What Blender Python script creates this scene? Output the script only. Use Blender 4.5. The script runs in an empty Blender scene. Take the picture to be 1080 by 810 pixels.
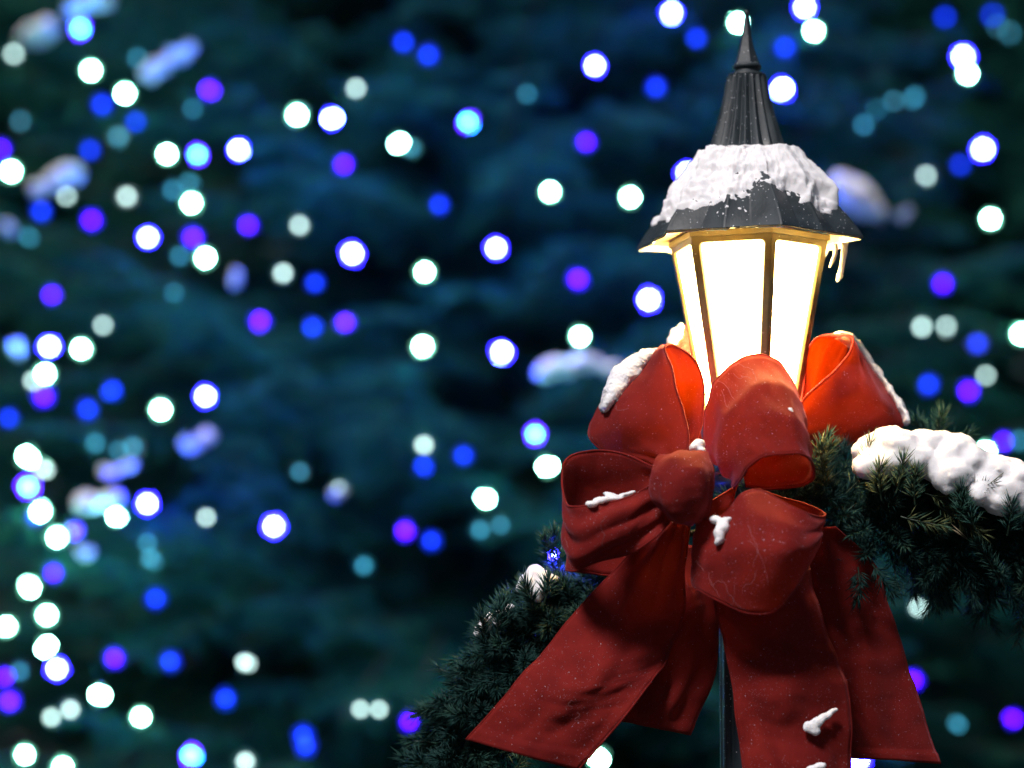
import bpy, bmesh, math, random
import numpy as np
from mathutils import Vector, Matrix, noise
random.seed(7); RNG = np.random.default_rng(11)
R_ = math.radians
sc = bpy.context.scene
col = sc.collection

# ------------------------------------------------------------------ camera
PW, PH, FPX = 1080.0, 810.0, 2550.0
PITCH = R_(5.5)
CAM = Vector((0, 0, 1.55))
LY = 2.7                                   # distance of the lamp post
FWD = Vector((0, math.cos(PITCH), math.sin(PITCH)))
UP = Vector((0, -math.sin(PITCH), math.cos(PITCH)))
RT = Vector((1, 0, 0))
def at(px, py, Y):
    """point of the place that stands Y metres ahead and is seen at (px, py)"""
    d = RT * ((px - PW / 2) / FPX) + UP * ((PH / 2 - py) / FPX) + FWD
    return CAM + d * (Y / d.y)
K = 2.72 / FPX                             # metres per photo pixel at the lamp
cd = bpy.data.cameras.new('camera'); cam = bpy.data.objects.new('camera', cd); col.objects.link(cam)
cam.location = CAM; cam.rotation_euler = (math.pi / 2 + PITCH, 0, 0)
cd.sensor_width = 36; cd.lens = 36 * FPX / PW; cd.clip_end = 2000; cd.clip_start = 0.05
cd.dof.use_dof = True; cd.dof.focus_distance = 2.60; cd.dof.aperture_fstop = 1.95
cd.dof.aperture_blades = 0
sc.camera = cam

# ------------------------------------------------------------------ helpers
def tag(o, label=None, cat=None, group=None, kind=None):
    if label: o['label'] = label
    if cat: o['category'] = cat
    if group: o['group'] = group
    if kind: o['kind'] = kind
    return o
def empty(name, loc=(0, 0, 0)):
    o = bpy.data.objects.new(name, None); o.empty_display_size = .05
    o.location = loc; col.objects.link(o); return o
def link(name, me, mats, parent=None, loc=None):
    o = bpy.data.objects.new(name, me)
    for m in (mats if isinstance(mats, (list, tuple)) else [mats]): me.materials.append(m)
    col.objects.link(o)
    if parent is not None:
        o.parent = parent
        # geometry is written in world coordinates; the parents only translate
        off = Vector(parent.location)
        pp = parent.parent
        while pp is not None: off += Vector(pp.location); pp = pp.parent
        o.location = -off
    return o
def rebase(o):
    """moves the origin of a top-level mesh to the middle of its mesh"""
    me = o.data; n = len(me.vertices); a = np.empty(n * 3, dtype=np.float32)
    me.vertices.foreach_get('co', a); a = a.reshape(-1, 3)
    c = (a.min(0) + a.max(0)) / 2; a -= c
    me.vertices.foreach_set('co', a.ravel()); me.update(); o.location = Vector(c.tolist()); return o
def mesh_from(name, V, F, smooth=True):
    me = bpy.data.meshes.new(name); me.from_pydata([tuple(v) for v in V], [], F)
    if smooth: me.polygons.foreach_set('use_smooth', [True] * len(me.polygons))
    me.update(); return me
def tris_mesh(name, V, T, attr=None):
    """V (n,3) numpy, T (m,3) numpy"""
    me = bpy.data.meshes.new(name)
    me.vertices.add(len(V)); me.vertices.foreach_set('co', V.astype(np.float32).ravel())
    me.loops.add(T.size); me.loops.foreach_set('vertex_index', T.astype(np.int32).ravel())
    me.polygons.add(len(T)); me.polygons.foreach_set('loop_start', np.arange(0, T.size, 3, dtype=np.int32))
    me.polygons.foreach_set('loop_total', np.full(len(T), 3, dtype=np.int32))
    me.update(calc_edges=True)
    if attr is not None:
        a = me.attributes.new('tint', 'FLOAT', 'POINT'); a.data.foreach_set('value', attr.astype(np.float32))
    return me
def catmull(pts, n):
    pts = [np.array(p, float) for p in pts]
    P = [2 * pts[0] - pts[1]] + pts + [2 * pts[-1] - pts[-2]]
    out = []
    for i in range(1, len(P) - 2):
        for j in range(n):
            t = j / n
            out.append(.5 * ((2 * P[i]) + (-P[i-1] + P[i+1]) * t + (2*P[i-1] - 5*P[i] + 4*P[i+1] - P[i+2]) * t*t
                       + (-P[i-1] + 3*P[i] - 3*P[i+1] + P[i+2]) * t**3))
    out.append(pts[-1]); return out
def tube(V, F, pts, rad, seg=6, caps=True):
    pts = [Vector(p) for p in pts]; base = len(V); n = len(pts)
    up = Vector((.3, .5, .81)).normalized()
    for i, p in enumerate(pts):
        d = (pts[min(i+1, n-1)] - pts[max(i-1, 0)]).normalized()
        a = d.cross(up)
        if a.length < 1e-4: a = d.cross(Vector((1, 0, 0)))
        a.normalize(); b = d.cross(a)
        r = rad[i] if isinstance(rad, (list, tuple)) else rad
        for k in range(seg):
            t = 2 * math.pi * k / seg
            V.append(p + (a * math.cos(t) + b * math.sin(t)) * r)
    for i in range(n - 1):
        for k in range(seg):
            k2 = (k + 1) % seg
            F.append((base + i*seg + k, base + i*seg + k2, base + (i+1)*seg + k2, base + (i+1)*seg + k))
    if caps:
        F.append(tuple(base + k for k in reversed(range(seg))))
        F.append(tuple(base + (n-1)*seg + k for k in range(seg)))

# ------------------------------------------------------------------ materials
def mat(name):
    m = bpy.data.materials.new(name); m.use_nodes = True
    nt = m.node_tree; return m, nt, nt.nodes['Principled BSDF']
def N(nt, t, **kw):
    n = nt.nodes.new(t)
    for k, v in kw.items(): setattr(n, k, v)
    return n
def ramp(nt, fac, stops):
    r = N(nt, 'ShaderNodeValToRGB'); nt.links.new(fac, r.inputs[0])
    e = r.color_ramp.elements
    while len(e) < len(stops): e.new(.5)
    for el, (p, c) in zip(e, stops): el.position = p; el.color = (*c, 1) if len(c) == 3 else c
    return r
def noise_tex(nt, scale, detail=4, coord='Object', rough=.6):
    tc = N(nt, 'ShaderNodeTexCoord'); n = N(nt, 'ShaderNodeTexNoise')
    n.inputs['Scale'].default_value = scale; n.inputs['Detail'].default_value = detail
    n.inputs['Roughness'].default_value = rough
    nt.links.new(tc.outputs[coord], n.inputs['Vector']); return n
def bump(nt, bs, height, strength, dist):
    b = N(nt, 'ShaderNodeBump'); b.inputs['Strength'].default_value = strength; b.inputs['Distance'].default_value = dist
    nt.links.new(height, b.inputs['Height']); nt.links.new(b.outputs[0], bs.inputs['Normal']); return b
def specks(nt, scale, size, keep):
    """frost grains: 1 inside small dots scattered over the surface"""
    tc = N(nt, 'ShaderNodeTexCoord'); v = N(nt, 'ShaderNodeTexVoronoi'); v.inputs['Scale'].default_value = scale
    nt.links.new(tc.outputs['Object'], v.inputs['Vector'])
    a = N(nt, 'ShaderNodeMath', operation='LESS_THAN'); a.inputs[1].default_value = size
    nt.links.new(v.outputs['Distance'], a.inputs[0])
    s = N(nt, 'ShaderNodeSeparateColor'); nt.links.new(v.outputs['Color'], s.inputs[0])
    # patches where the frost is denser
    n = N(nt, 'ShaderNodeTexNoise'); n.inputs['Scale'].default_value = 18; nt.links.new(tc.outputs['Object'], n.inputs['Vector'])
    md = N(nt, 'ShaderNodeMath', operation='MULTIPLY'); md.inputs[1].default_value = 2.0 * keep
    pw = N(nt, 'ShaderNodeMath', operation='POWER'); pw.inputs[1].default_value = 2
    nt.links.new(n.outputs[0], pw.inputs[0]); nt.links.new(pw.outputs[0], md.inputs[0])
    c = N(nt, 'ShaderNodeMath', operation='LESS_THAN'); nt.links.new(s.outputs[0], c.inputs[0]); nt.links.new(md.outputs[0], c.inputs[1])
    d = N(nt, 'ShaderNodeMath', operation='MULTIPLY'); nt.links.new(a.outputs[0], d.inputs[0]); nt.links.new(c.outputs[0], d.inputs[1])
    return d.outputs[0]

# red velvet ribbon
def velvet():
    m, nt, bs = mat('red_velvet')
    n = noise_tex(nt, 30, 5)
    r = ramp(nt, n.outputs[0], [(.3, (.15, .0085, .0080)), (.7, (.235, .016, .0125))])
    mx = N(nt, 'ShaderNodeMix', data_type='RGBA')
    s1 = specks(nt, 700, .20, .38)
    nt.links.new(s1, mx.inputs['Factor']); nt.links.new(r.outputs[0], mx.inputs['A']); mx.inputs['B'].default_value = (.50, .25, .27, 1)
    mx2 = N(nt, 'ShaderNodeMix', data_type='RGBA')
    s2 = specks(nt, 320, .12, .25)
    nt.links.new(s2, mx2.inputs['Factor']); nt.links.new(mx.outputs['Result'], mx2.inputs['A']); mx2.inputs['B'].default_value = (.85, .8, .82, 1)
    nt.links.new(mx2.outputs['Result'], bs.inputs['Base Color'])
    bs.inputs['Roughness'].default_value = .85; bs.inputs['Specular IOR Level'].default_value = .15
    bs.inputs['Sheen Weight'].default_value = .22; bs.inputs['Sheen Roughness'].default_value = .4
    bs.inputs['Sheen Tint'].default_value = (1, .35, .45, 1)
    f = noise_tex(nt, 900, 2); bump(nt, bs, f.outputs[0], .35, .0008)
    tr = N(nt, 'ShaderNodeBsdfTranslucent'); tr.inputs[0].default_value = (.95, .27, .03, 1)
    ms = N(nt, 'ShaderNodeMixShader'); ms.inputs[0].default_value = .17
    out = nt.nodes['Material Output']
    nt.links.new(bs.outputs[0], ms.inputs[1]); nt.links.new(tr.outputs[0], ms.inputs[2]); nt.links.new(ms.outputs[0], out.inputs[0])
    return m
def snow():
    m, nt, bs = mat('snow')
    n = noise_tex(nt, 60, 6)
    r = ramp(nt, n.outputs[0], [(.3, (.88, .87, .90)), (.7, (.95, .94, .95))]); nt.links.new(r.outputs[0], bs.inputs['Base Color'])
    bs.inputs['Roughness'].default_value = .65; bs.inputs['Specular IOR Level'].default_value = .3
    bs.inputs['Subsurface Weight'].default_value = .35; bs.inputs['Subsurface Radius'].default_value = (.012, .010, .009)
    bs.inputs['Subsurface Scale'].default_value = .6
    g = noise_tex(nt, 520, 5, rough=.8); bump(nt, bs, g.outputs[0], .45, .0014); return m
def metal(name, base, rough, frost=.2, scale=400):
    m, nt, bs = mat(name)
    n = noise_tex(nt, 35, 6)
    lo = tuple(c * .75 for c in base); hi = tuple(min(1, c * 1.4) for c in base)
    r = ramp(nt, n.outputs[0], [(.35, lo), (.68, hi)])
    mx = N(nt, 'ShaderNodeMix', data_type='RGBA'); s = specks(nt, scale, .2, frost)
    nt.links.new(s, mx.inputs['Factor']); nt.links.new(r.outputs[0], mx.inputs['A']); mx.inputs['B'].default_value = (.6, .63, .68, 1)
    nt.links.new(mx.outputs['Result'], bs.inputs['Base Color'])
    rr = ramp(nt, n.outputs[0], [(.3, (rough - .1,) * 3), (.7, (rough + .15,) * 3)]); nt.links.new(rr.outputs[0], bs.inputs['Roughness'])
    bs.inputs['Specular IOR Level'].default_value = .5
    g = noise_tex(nt, 320, 4); bump(nt, bs, g.outputs[0], .25, .0012); return m
def emis(name, colr, strength, base=(.3, .3, .3)):
    m, nt, bs = mat(name)
    bs.inputs['Base Color'].default_value = (*base, 1); bs.inputs['Roughness'].default_value = .3
    bs.inputs['Emission Color'].default_value = (*colr, 1); bs.inputs['Emission Strength'].default_value = strength
    return m
def needles(name, stops, rough=.5, spec=.35):
    m, nt, bs = mat(name)
    a = N(nt, 'ShaderNodeAttribute', attribute_name='tint')
    r = ramp(nt, a.outputs['Fac'], stops); nt.links.new(r.outputs[0], bs.inputs['Base Color'])
    bs.inputs['Roughness'].default_value = rough; bs.inputs['Specular IOR Level'].default_value = spec
    return m
M_RED = velvet(); M_SNOW = snow()
M_BLACK = metal('black_painted_metal', (.020, .030, .036), .5, .30)
M_FRAME = metal('glow_tinted_bronze_metal', (.12, .095, .042), .42, .05)  # dark bronze, lightened towards gold to stand for the lantern's glare
M_SOFFIT = metal('glow_tinted_pale_metal', (.42, .34, .16), .5, .1)  # yellow lantern light on the underside is put into this colour
M_POST = metal('dark_post_paint', (.018, .03, .04), .35, .5, 330)
M_PANE = emis('lit_frosted_glass', (1, .66, .22), 85.0, (.8, .8, .8))
M_NEEDLE = needles('garland_needles', [(0, (.008, .032, .030)), (.45, (.014, .056, .050)), (.75, (.034, .090, .060)), (.93, (.13, .14, .05)), (1, (.24, .20, .13))], .5, .15)
M_FIR = needles('fir_needles', [(0, (.003, .035, .048)), (.5, (.008, .090, .080)), (1, (.035, .16, .095))], .8, .04)
M_BARK, nt_, bs_ = mat('bark'); n_ = noise_tex(nt_, 14, 6); r_ = ramp(nt_, n_.outputs[0], [(.3, (.03, .022, .016)), (.7, (.09, .065, .045))])
nt_.links.new(r_.outputs[0], bs_.inputs['Base Color']); bs_.inputs['Roughness'].default_value = .9; bump(nt_, bs_, n_.outputs[0], .8, .02)
M_WIRE, nt_, bs_ = mat('green_wire'); bs_.inputs['Base Color'].default_value = (.01, .03, .015, 1)
M_LINT, nt_, bs_ = mat('pale_lint'); bs_.inputs['Base Color'].default_value = (.45, .24, .24, 1); bs_.inputs['Roughness'].default_value = .8
M_ICE, nt_, bs_ = mat('ice'); bs_.inputs['Base Color'].default_value = (.9, .88, .82, 1); bs_.inputs['Roughness'].default_value = .25
bs_.inputs['Transmission Weight'].default_value = .35; bs_.inputs['IOR'].default_value = 1.31

# ------------------------------------------------------------------ light
SUN_EL, SUN_AZ = R_(54), R_(-32)           # the key comes from behind the camera, left and above
w = bpy.data.worlds.new('World'); sc.world = w; w.use_nodes = True
wn = w.node_tree; bg = wn.nodes['Background']
sky = wn.nodes.new('ShaderNodeTexSky'); sky.sky_type = 'NISHITA'; sky.sun_disc = False
sky.sun_elevation = SUN_EL; sky.sun_rotation = R_(180) - SUN_AZ
wn.links.new(sky.outputs[0], bg.inputs[0]); bg.inputs[1].default_value = .024
sd = bpy.data.lights.new('sun', 'SUN'); sd.energy = 3.2; sd.angle = R_(14); sd.color = (1, .93, .92)
sun = bpy.data.objects.new('sun', sd); col.objects.link(sun)
sun_from = Vector((math.sin(SUN_AZ) * math.cos(SUN_EL), -math.cos(SUN_AZ) * math.cos(SUN_EL), math.sin(SUN_EL)))
sun.rotation_euler = sun_from.to_track_quat('Z', 'Y').to_euler(); sun.location = (-3, -4, 6)
sc.view_settings.view_transform = 'Standard'; sc.view_settings.look = 'None'
sc.view_settings.exposure = .22; sc.view_settings.gamma = 1; sc.view_settings.use_curve_mapping = False

# ------------------------------------------------------------------ lamp post
AX = at(790, 330, LY).x
def zz(py): return at(790, py, LY).z
PHI = R_(10.8)                             # turn of the hexagon: one corner a little right of the front
def hexr(th, R, k=1.0):
    """radius of a hexagon whose corner radius is R; k=0 gives a circle"""
    a = (th + math.pi / 6) % (math.pi / 3) - math.pi / 6
    h = R * math.cos(math.pi / 6) / math.cos(math.pi / 6 - abs(a))
    return h * k + R * (1 - k)
def dirv(th):                              # th = 0 is the corner; PHI from the viewer's side, to the right
    return Vector((math.sin(th + PHI), -math.cos(th + PHI), 0))
def ringpt(th, r, z): 
    d = dirv(th); return Vector((AX + d.x * r, LY + d.y * r, z))

lamp = empty('lamp_post', (AX, LY, 0))
tag(lamp, 'black lamp post with lit hexagonal lantern, snowy fluted roof and pointed spire', 'street lamp')

# post: fluted, with a base on the ground
V, F = [], []
prof = [(0, .11), (.02, .11), (.06, .095), (.10, .092), (.14, .07), (.45, .06), (.50, .055), (.54, .046), (.60, .0365)]
prof += [(z, .0365) for z in np.linspace(.7, zz(520), 12)] + [(zz(515), .046), (zz(505), .048), (zz(498), .04)]
SEG = 96
for z, r in prof:
    fl = .0022 if .6 <= z < zz(522) else 0
    for k in range(SEG):
        t = 2 * math.pi * k / SEG
        V.append(ringpt(t, r - fl * (.5 + .5 * math.cos(12 * t)) ** 2, z))
for i in range(len(prof) - 1):
    for k in range(SEG):
        k2 = (k + 1) % SEG; F.append((i*SEG + k, i*SEG + k2, (i+1)*SEG + k2, (i+1)*SEG + k))
F.append(tuple(range(len(V) - SEG, len(V))))
link('post', mesh_from('post', V, F), M_POST, lamp)

# fitter bowl under the lantern
V, F = [], []
prof = [(zz(500), .040), (zz(490), .042), (zz(478), .048), (zz(460), .056), (zz(446), .060), (zz(443.5), .05)]
for z, r in prof:
    for k in range(48):
        t = 2 * math.pi * k / 48; V.append(ringpt(t, hexr(t, r, .7), z))
for i in range(len(prof) - 1):
    for k in range(48):
        k2 = (k + 1) % 48; F.append((i*48 + k, i*48 + k2, (i+1)*48 + k2, (i+1)*48 + k))
F.append(tuple(range(len(V) - 48, len(V)))); F.append(tuple(reversed(range(48))))
link('lantern_fitter', mesh_from('fitter', V, F), M_BLACK, lamp)

# lantern frame: six tapering panels with rounded openings, made as one mesh
ZT, ZB = zz(255.5), zz(442)                # top and bottom of the frame
RT_, RB_ = 86 * K, 50 * K
def rad_at(z): return RB_ + (RT_ - RB_) * (z - ZB) / (ZT - ZB)
def face_pt(k, u, z, inset=0.0):
    """u in -1..1 across face k (between corners k and k+1), inset inwards"""
    R = rad_at(z) - inset
    a = ringpt(math.pi / 3 * k, R, z); b = ringpt(math.pi / 3 * (k + 1), R, z)
    return a.lerp(b, (u + 1) / 2)
def rounded(z0, z1, w0, w1, rc, n=6):
    """outline (s, z) of a rounded trapezium, s = half width in metres"""
    pts = []
    for (cx, cz, w, a0) in ((1, z1, w1, 0), (-1, z1, w1, 90), (-1, z0, w0, 180), (1, z0, w0, 270)):
        for i in range(n + 1):
            a = R_(a0 + 90 * i / n)
            ox = cx * (w - rc) + rc * math.cos(a); oz = cz + (-rc if cz == z1 else rc) + rc * math.sin(a)
            pts.append((ox, oz))
    return pts
frame_bm = bmesh.new()
OPEN = []                                   # the openings, for the panes
zt_o, zb_o = ZT - 9.5 * K, ZB + 10 * K
BAR = 7.4 * K                               # half width of a corner bar
for k in range(6):
    half = lambda z: rad_at(z) / 2
    w1, w0 = half(zt_o) - BAR, half(zb_o) - BAR * .8
    inner = rounded(zb_o, zt_o, w0, w1, 4 * K)
    n = len(inner)
    outer = []
    # outer outline walked in the same angular order
    for (s, z) in inner:
        cz = (zt_o + zb_o) / 2
        fx = s / (w1 if z > cz else w0); fz = (z - cz) / ((zt_o - zb_o) / 2)
        m_ = max(abs(fx), abs(fz)); fx /= m_; fz /= m_
        if abs(fx) > .93 and abs(fz) > .93: fx = math.copysign(1, fx); fz = math.copysign(1, fz)
        Z = ZT if fz >= .999 else ZB if fz <= -.999 else (cz + fz * ((ZT - ZB) / 2))
        outer.append((fx * half(Z), Z))
    def P3(s, z, inset): return face_pt(k, s / half(z), z, inset)
    vo = [frame_bm.verts.new(P3(s, z, 0)) for s, z in outer]
    vi = [frame_bm.verts.new(P3(s, z, 0)) for s, z in inner]
    vj = [frame_bm.verts.new(P3(s * .985, z, .0022)) for s, z in inner]
    vd = [frame_bm.verts.new(P3(s * .985, z, .007)) for s, z in inner]
    for i in range(n):
        j = (i + 1) % n
        for A, B in ((vo, vi), (vi, vj), (vj, vd)):
            try: frame_bm.faces.new((A[i], A[j], B[j], B[i]))
            except ValueError: pass
    OPEN.append([P3(s * .992, z, .0045) for s, z in inner])
# a slim rolled bead down each corner, and caps top and bottom
bmesh.ops.remove_doubles(frame_bm, verts=frame_bm.verts, dist=.0002)
bmesh.ops.recalc_face_normals(frame_bm, faces=frame_bm.faces)
me = bpy.data.meshes.new('frame'); frame_bm.to_mesh(me); frame_bm.free()
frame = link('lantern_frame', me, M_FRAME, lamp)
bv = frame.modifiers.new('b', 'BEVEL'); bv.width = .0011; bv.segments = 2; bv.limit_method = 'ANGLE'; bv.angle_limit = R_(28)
# top and bottom trays
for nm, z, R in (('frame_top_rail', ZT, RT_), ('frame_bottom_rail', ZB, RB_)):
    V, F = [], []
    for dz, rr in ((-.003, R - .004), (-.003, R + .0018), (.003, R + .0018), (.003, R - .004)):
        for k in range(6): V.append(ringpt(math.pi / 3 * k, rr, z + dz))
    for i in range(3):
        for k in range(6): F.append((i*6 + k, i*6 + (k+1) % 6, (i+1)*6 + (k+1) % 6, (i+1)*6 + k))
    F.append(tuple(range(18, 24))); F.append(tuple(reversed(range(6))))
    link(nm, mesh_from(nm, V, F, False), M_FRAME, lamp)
for k in range(6):
    pts = OPEN[k]; n = len(pts)
    c = sum(pts, Vector()) / n
    # a pane is a thin slab of milky glass
    nrm = (pts[0] - c).cross(pts[n // 4] - c).normalized()
    out = dirv(math.pi / 3 * (k + .5));
    if nrm.dot(out) < 0: nrm = -nrm
    V = [p for p in pts] + [p - nrm * .002 for p in pts] + [c + nrm * .0004, c - nrm * .0024]
    F = []
    for i in range(n):
        j = (i + 1) % n
        F += [(i, j, n + j, n + i), (i, 2*n, j), (n + i, n + j, 2*n + 1)]
    me = mesh_from('pane', V, F, False)
    bm = bmesh.new(); bm.from_mesh(me); bmesh.ops.recalc_face_normals(bm, faces=bm.faces); bm.to_mesh(me); bm.free()
    link('glass_pane', me, M_PANE, frame)

# roof: hexagonal skirt with petal flutes running up into a fluted cone
Z_EAVE = zz(256)
def roof_prof():
    # (photo row, corner radius in px, hexagonality, flute depth)
    return [(82, 21.5, 0, .12), (90, 23, 0, .18), (105, 26, 0, .20), (125, 31, 0, .20), (145, 37, 0, .19), (160, 42.5, .05, .17),
            (172, 49, .15, .12), (188, 64, .35, .15), (205, 81, .55, .16), (222, 97, .75, .16), (238, 111, .92, .14), (250, 119.5, 1, .11), (256.5, 123, 1, .085)]
RP = np.array(catmull(roof_prof(), 6))
RS = 360
NF = 18
def roof_pt(th, t):
    i = min(int(t), len(RP) - 2); f = t - i
    row, R, hx, fl = RP[i] * (1 - f) + RP[i+1] * f
    R = R * K; r = hexr(th, R, hx)
    ph = (th * (NF if row < 166 else 12) / (2 * math.pi)) % 1
    c = abs(ph - .5) * 2                    # 1 at ridge, 0 in the flute's bed
    cut = (1 - c) ** (1.15 if row < 166 else .75)
    rr = r * (1 - fl * .75 * cut)
    z = zz(row)
    # scalloped eave: the flutes' beds ride up a little
    if row > 240: z += cut * .0022 * (row - 240) / 16
    return ringpt(th, rr, z)
V, F = [], []
nr = len(RP)
for i in range(nr):
    for k in range(RS): V.append(roof_pt(2 * math.pi * k / RS, i))
for i in range(nr - 1):
    for k in range(RS):
        k2 = (k + 1) % RS; F.append((i*RS + k, i*RS + k2, (i+1)*RS + k2, (i+1)*RS + k))
F = [tuple(reversed(f)) for f in F]
me = mesh_from('roof', V, F)
roof = link('roof', me, M_BLACK, lamp)
so = roof.modifiers.new('s', 'SOLIDIFY'); so.thickness = .002; so.offset = -1
# soffit (underside of the eave)
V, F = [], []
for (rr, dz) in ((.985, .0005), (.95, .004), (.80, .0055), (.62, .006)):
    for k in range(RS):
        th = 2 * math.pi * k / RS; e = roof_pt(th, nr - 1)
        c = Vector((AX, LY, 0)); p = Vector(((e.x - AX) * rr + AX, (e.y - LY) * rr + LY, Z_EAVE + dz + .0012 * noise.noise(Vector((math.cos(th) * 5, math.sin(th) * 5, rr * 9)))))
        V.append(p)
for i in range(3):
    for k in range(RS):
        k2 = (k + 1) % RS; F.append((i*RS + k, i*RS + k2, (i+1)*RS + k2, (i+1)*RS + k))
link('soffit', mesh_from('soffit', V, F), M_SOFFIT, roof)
# collar and spire
V, F = [], []
prof = [(84, 19), (81, 21), (79, 20), (77.5, 14), (74, 12.5), (73, 14.8), (71, 15.5), (68.5, 14.5)]
S2 = 48
for row, r in prof:
    for k in range(S2): V.append(ringpt(2 * math.pi * k / S2, r * K, zz(row)))
for i in range(len(prof) - 1):
    for k in range(S2):
        k2 = (k + 1) % S2; F.append((i*S2 + k, i*S2 + k2, (i+1)*S2 + k2, (i+1)*S2 + k))
F.append(tuple(range(len(V) - S2, len(V))))
link('collar', mesh_from('collar', V, F), M_BLACK, roof)
V, F = [], []
prof = [(70, 14.6), (60, 11), (50, 8.0), (40, 5.6), (30, 3.9), (22, 2.6), (17, 1.9), (15.5, 2.6), (13.5, 2.8), (11.5, 2.0), (10.5, .6)]
for j, (row, r) in enumerate(prof):
    for k in range(24):
        t = 2 * math.pi * k / 24; V.append(ringpt(t, hexr(t, r * K, 1 if j < 7 else 0), zz(row)))
for i in range(len(prof) - 1):
    for k in range(24):
        k2 = (k + 1) % 24; F.append((i*24 + k, i*24 + k2, (i+1)*24 + k2, (i+1)*24 + k))
F.append(tuple(range(len(V) - 24, len(V))))
sp = link('spire', mesh_from('spire', V, F, False), M_BLACK, roof)

# ------------------------------------------------------------------ snow helper
def snow_blob(name, blobs, label, cat='snow', vox=.004, amp=.003, fr=55, group=None, smooth=3, mt=None):
    """blobs: (centre, (rx, ry, rz)) fused into one lump"""
    bm = bmesh.new()
    for c, r in blobs:
        res = bmesh.ops.create_icosphere(bm, subdivisions=3, radius=1)
        q = Matrix.Rotation(random.uniform(-.4, .4), 3, 'Y') @ Matrix.Diagonal(r)
        for v in res['verts']: v.co = q @ v.co + Vector(c)
    me = bpy.data.meshes.new(name); bm.to_mesh(me); bm.free()
    o = bpy.data.objects.new(name, me); col.objects.link(o)
    rm = o.modifiers.new('r', 'REMESH'); rm.mode = 'VOXEL'; rm.voxel_size = vox
    sm = o.modifiers.new('s', 'SMOOTH'); sm.factor = .6; sm.iterations = smooth
    dg = bpy.context.evaluated_depsgraph_get(); dg.update()
    me2 = bpy.data.meshes.new_from_object(o.evaluated_get(dg)); bpy.data.objects.remove(o)
    for v in me2.vertices:
        p = v.co; nn = v.normal
        d = noise.fractal(p * fr, .8, 2.2, 4) * amp + noise.noise(p * fr * .35) * amp * 1.3
        d += noise.noise(p * 420) * amp * .28
        v.co = p + nn * d
    me2.polygons.foreach_set('use_smooth', [True] * len(me2.polygons)); me2.update()
    me2.materials.clear()
    o = link(name, me2, mt or M_SNOW); rebase(o)
    tag(o, label, cat, group); return o

# snow cap on the roof: its thickness varies, it ends where it falls to nothing
V, F = [], []
TS, TE, NT, NA = 26.0, nr - 1.2, 84, 420
def cap_thick(th, t):
    a = ((th + PHI + math.pi) % (2 * math.pi)) - math.pi        # 0 = towards the viewer, + = right
    row = float(np.interp(t, range(nr), RP[:, 0]))
    lim = np.interp(a, [-3.14, -2.2, -1.4, -.95, -.62, -.35, -.12, .12, .34, .60, .86, 1.3, 2.2, 3.14],
                       [212, 218, 234, 234, 230, 232, 224, 200, 211, 226, 230, 225, 210, 212])
    p = Vector((math.cos(th) * 3.1, math.sin(th) * 3.1, row / 16))
    lim += 12 * noise.fractal(p * 1.6, .9, 2.1, 4)
    d = (lim - row) / 60
    top = min(1, (row - 160) / 9)
    b = np.interp(a, [-3.14, -1.5, -.9, -.45, -.1, .25, .5, 1.1, 2, 3.14], [.012, .013, .009, .0035, .0025, .0055, .012, .015, .013, .012])
    h = b * min(1, max(-1, d * 3.2)) 
    h += .0016 * noise.fractal(Vector((math.cos(th) * 9, math.sin(th) * 9, row / 7)), .8, 2.1, 4)
    if -1.1 < a < .2:                       # thin, broken dusting on the left front
        h += .0030 * noise.fractal(Vector((math.cos(th) * 13, math.sin(th) * 13, row / 5.5 + 4)), .7, 2.1, 3) - (.0006 if row > 192 else -.004)
    return h * max(-1, top) if top > 0 else -.004
for i in range(NT):
    t = TS + (TE - TS) * i / (NT - 1)
    for k in range(NA):
        th = 2 * math.pi * k / NA
        p = roof_pt(th, t); d = dirv(th)
        n_out = (d * .62 + Vector((0, 0, .78)))
        h = cap_thick(th, t)
        # fills the flute beds where the snow is deep
        V.append(p + n_out * (h if h > 0 else max(h, -.0035)))
for i in range(NT - 1):
    for k in range(NA):
        k2 = (k + 1) % NA; F.append((i*NA + k, (i+1)*NA + k, (i+1)*NA + k2, i*NA + k2))
cap = link('snow_mound', mesh_from('snow_mound', V, F), M_SNOW); rebase(cap)
tag(cap, 'white snow cap lying on the fluted black lantern roof', 'snow')

# icicles under the right eave
def icicle(pts, rad, label):
    V, F = [], []; P = [at(x, y, LY + d) for x, y, d in pts]
    P = catmull([tuple(p) for p in P], 5)
    r = list(np.interp(np.linspace(0, 1, len(P)), np.linspace(0, 1, len(rad)), rad))
    r = [a * K * (1 + .25 * noise.noise(Vector((i * .9, a, 3)))) for i, a in enumerate(r)]
    tube(V, F, P, r, 10)
    o = link('icicle', mesh_from('icicle', V, F), M_ICE); rebase(o); tag(o, label, 'icicle', 'icicles under the lantern eave')
icicle([(891, 256, -.035), (890, 268, -.035), (888, 280, -.036), (886, 290, -.035), (883, 297, -.034)], [4, 3.4, 2.6, 2.6, 3.4, 1.2], 'long crooked icicle hanging from the right eave of the lantern')
icicle([(881, 257, -.04), (881, 266, -.04), (879, 273, -.041), (875, 282, -.04)], [3.2, 2.6, 2.0, 2.2, 1.0], 'short curled icicle hanging next to the lantern glass')

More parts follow.
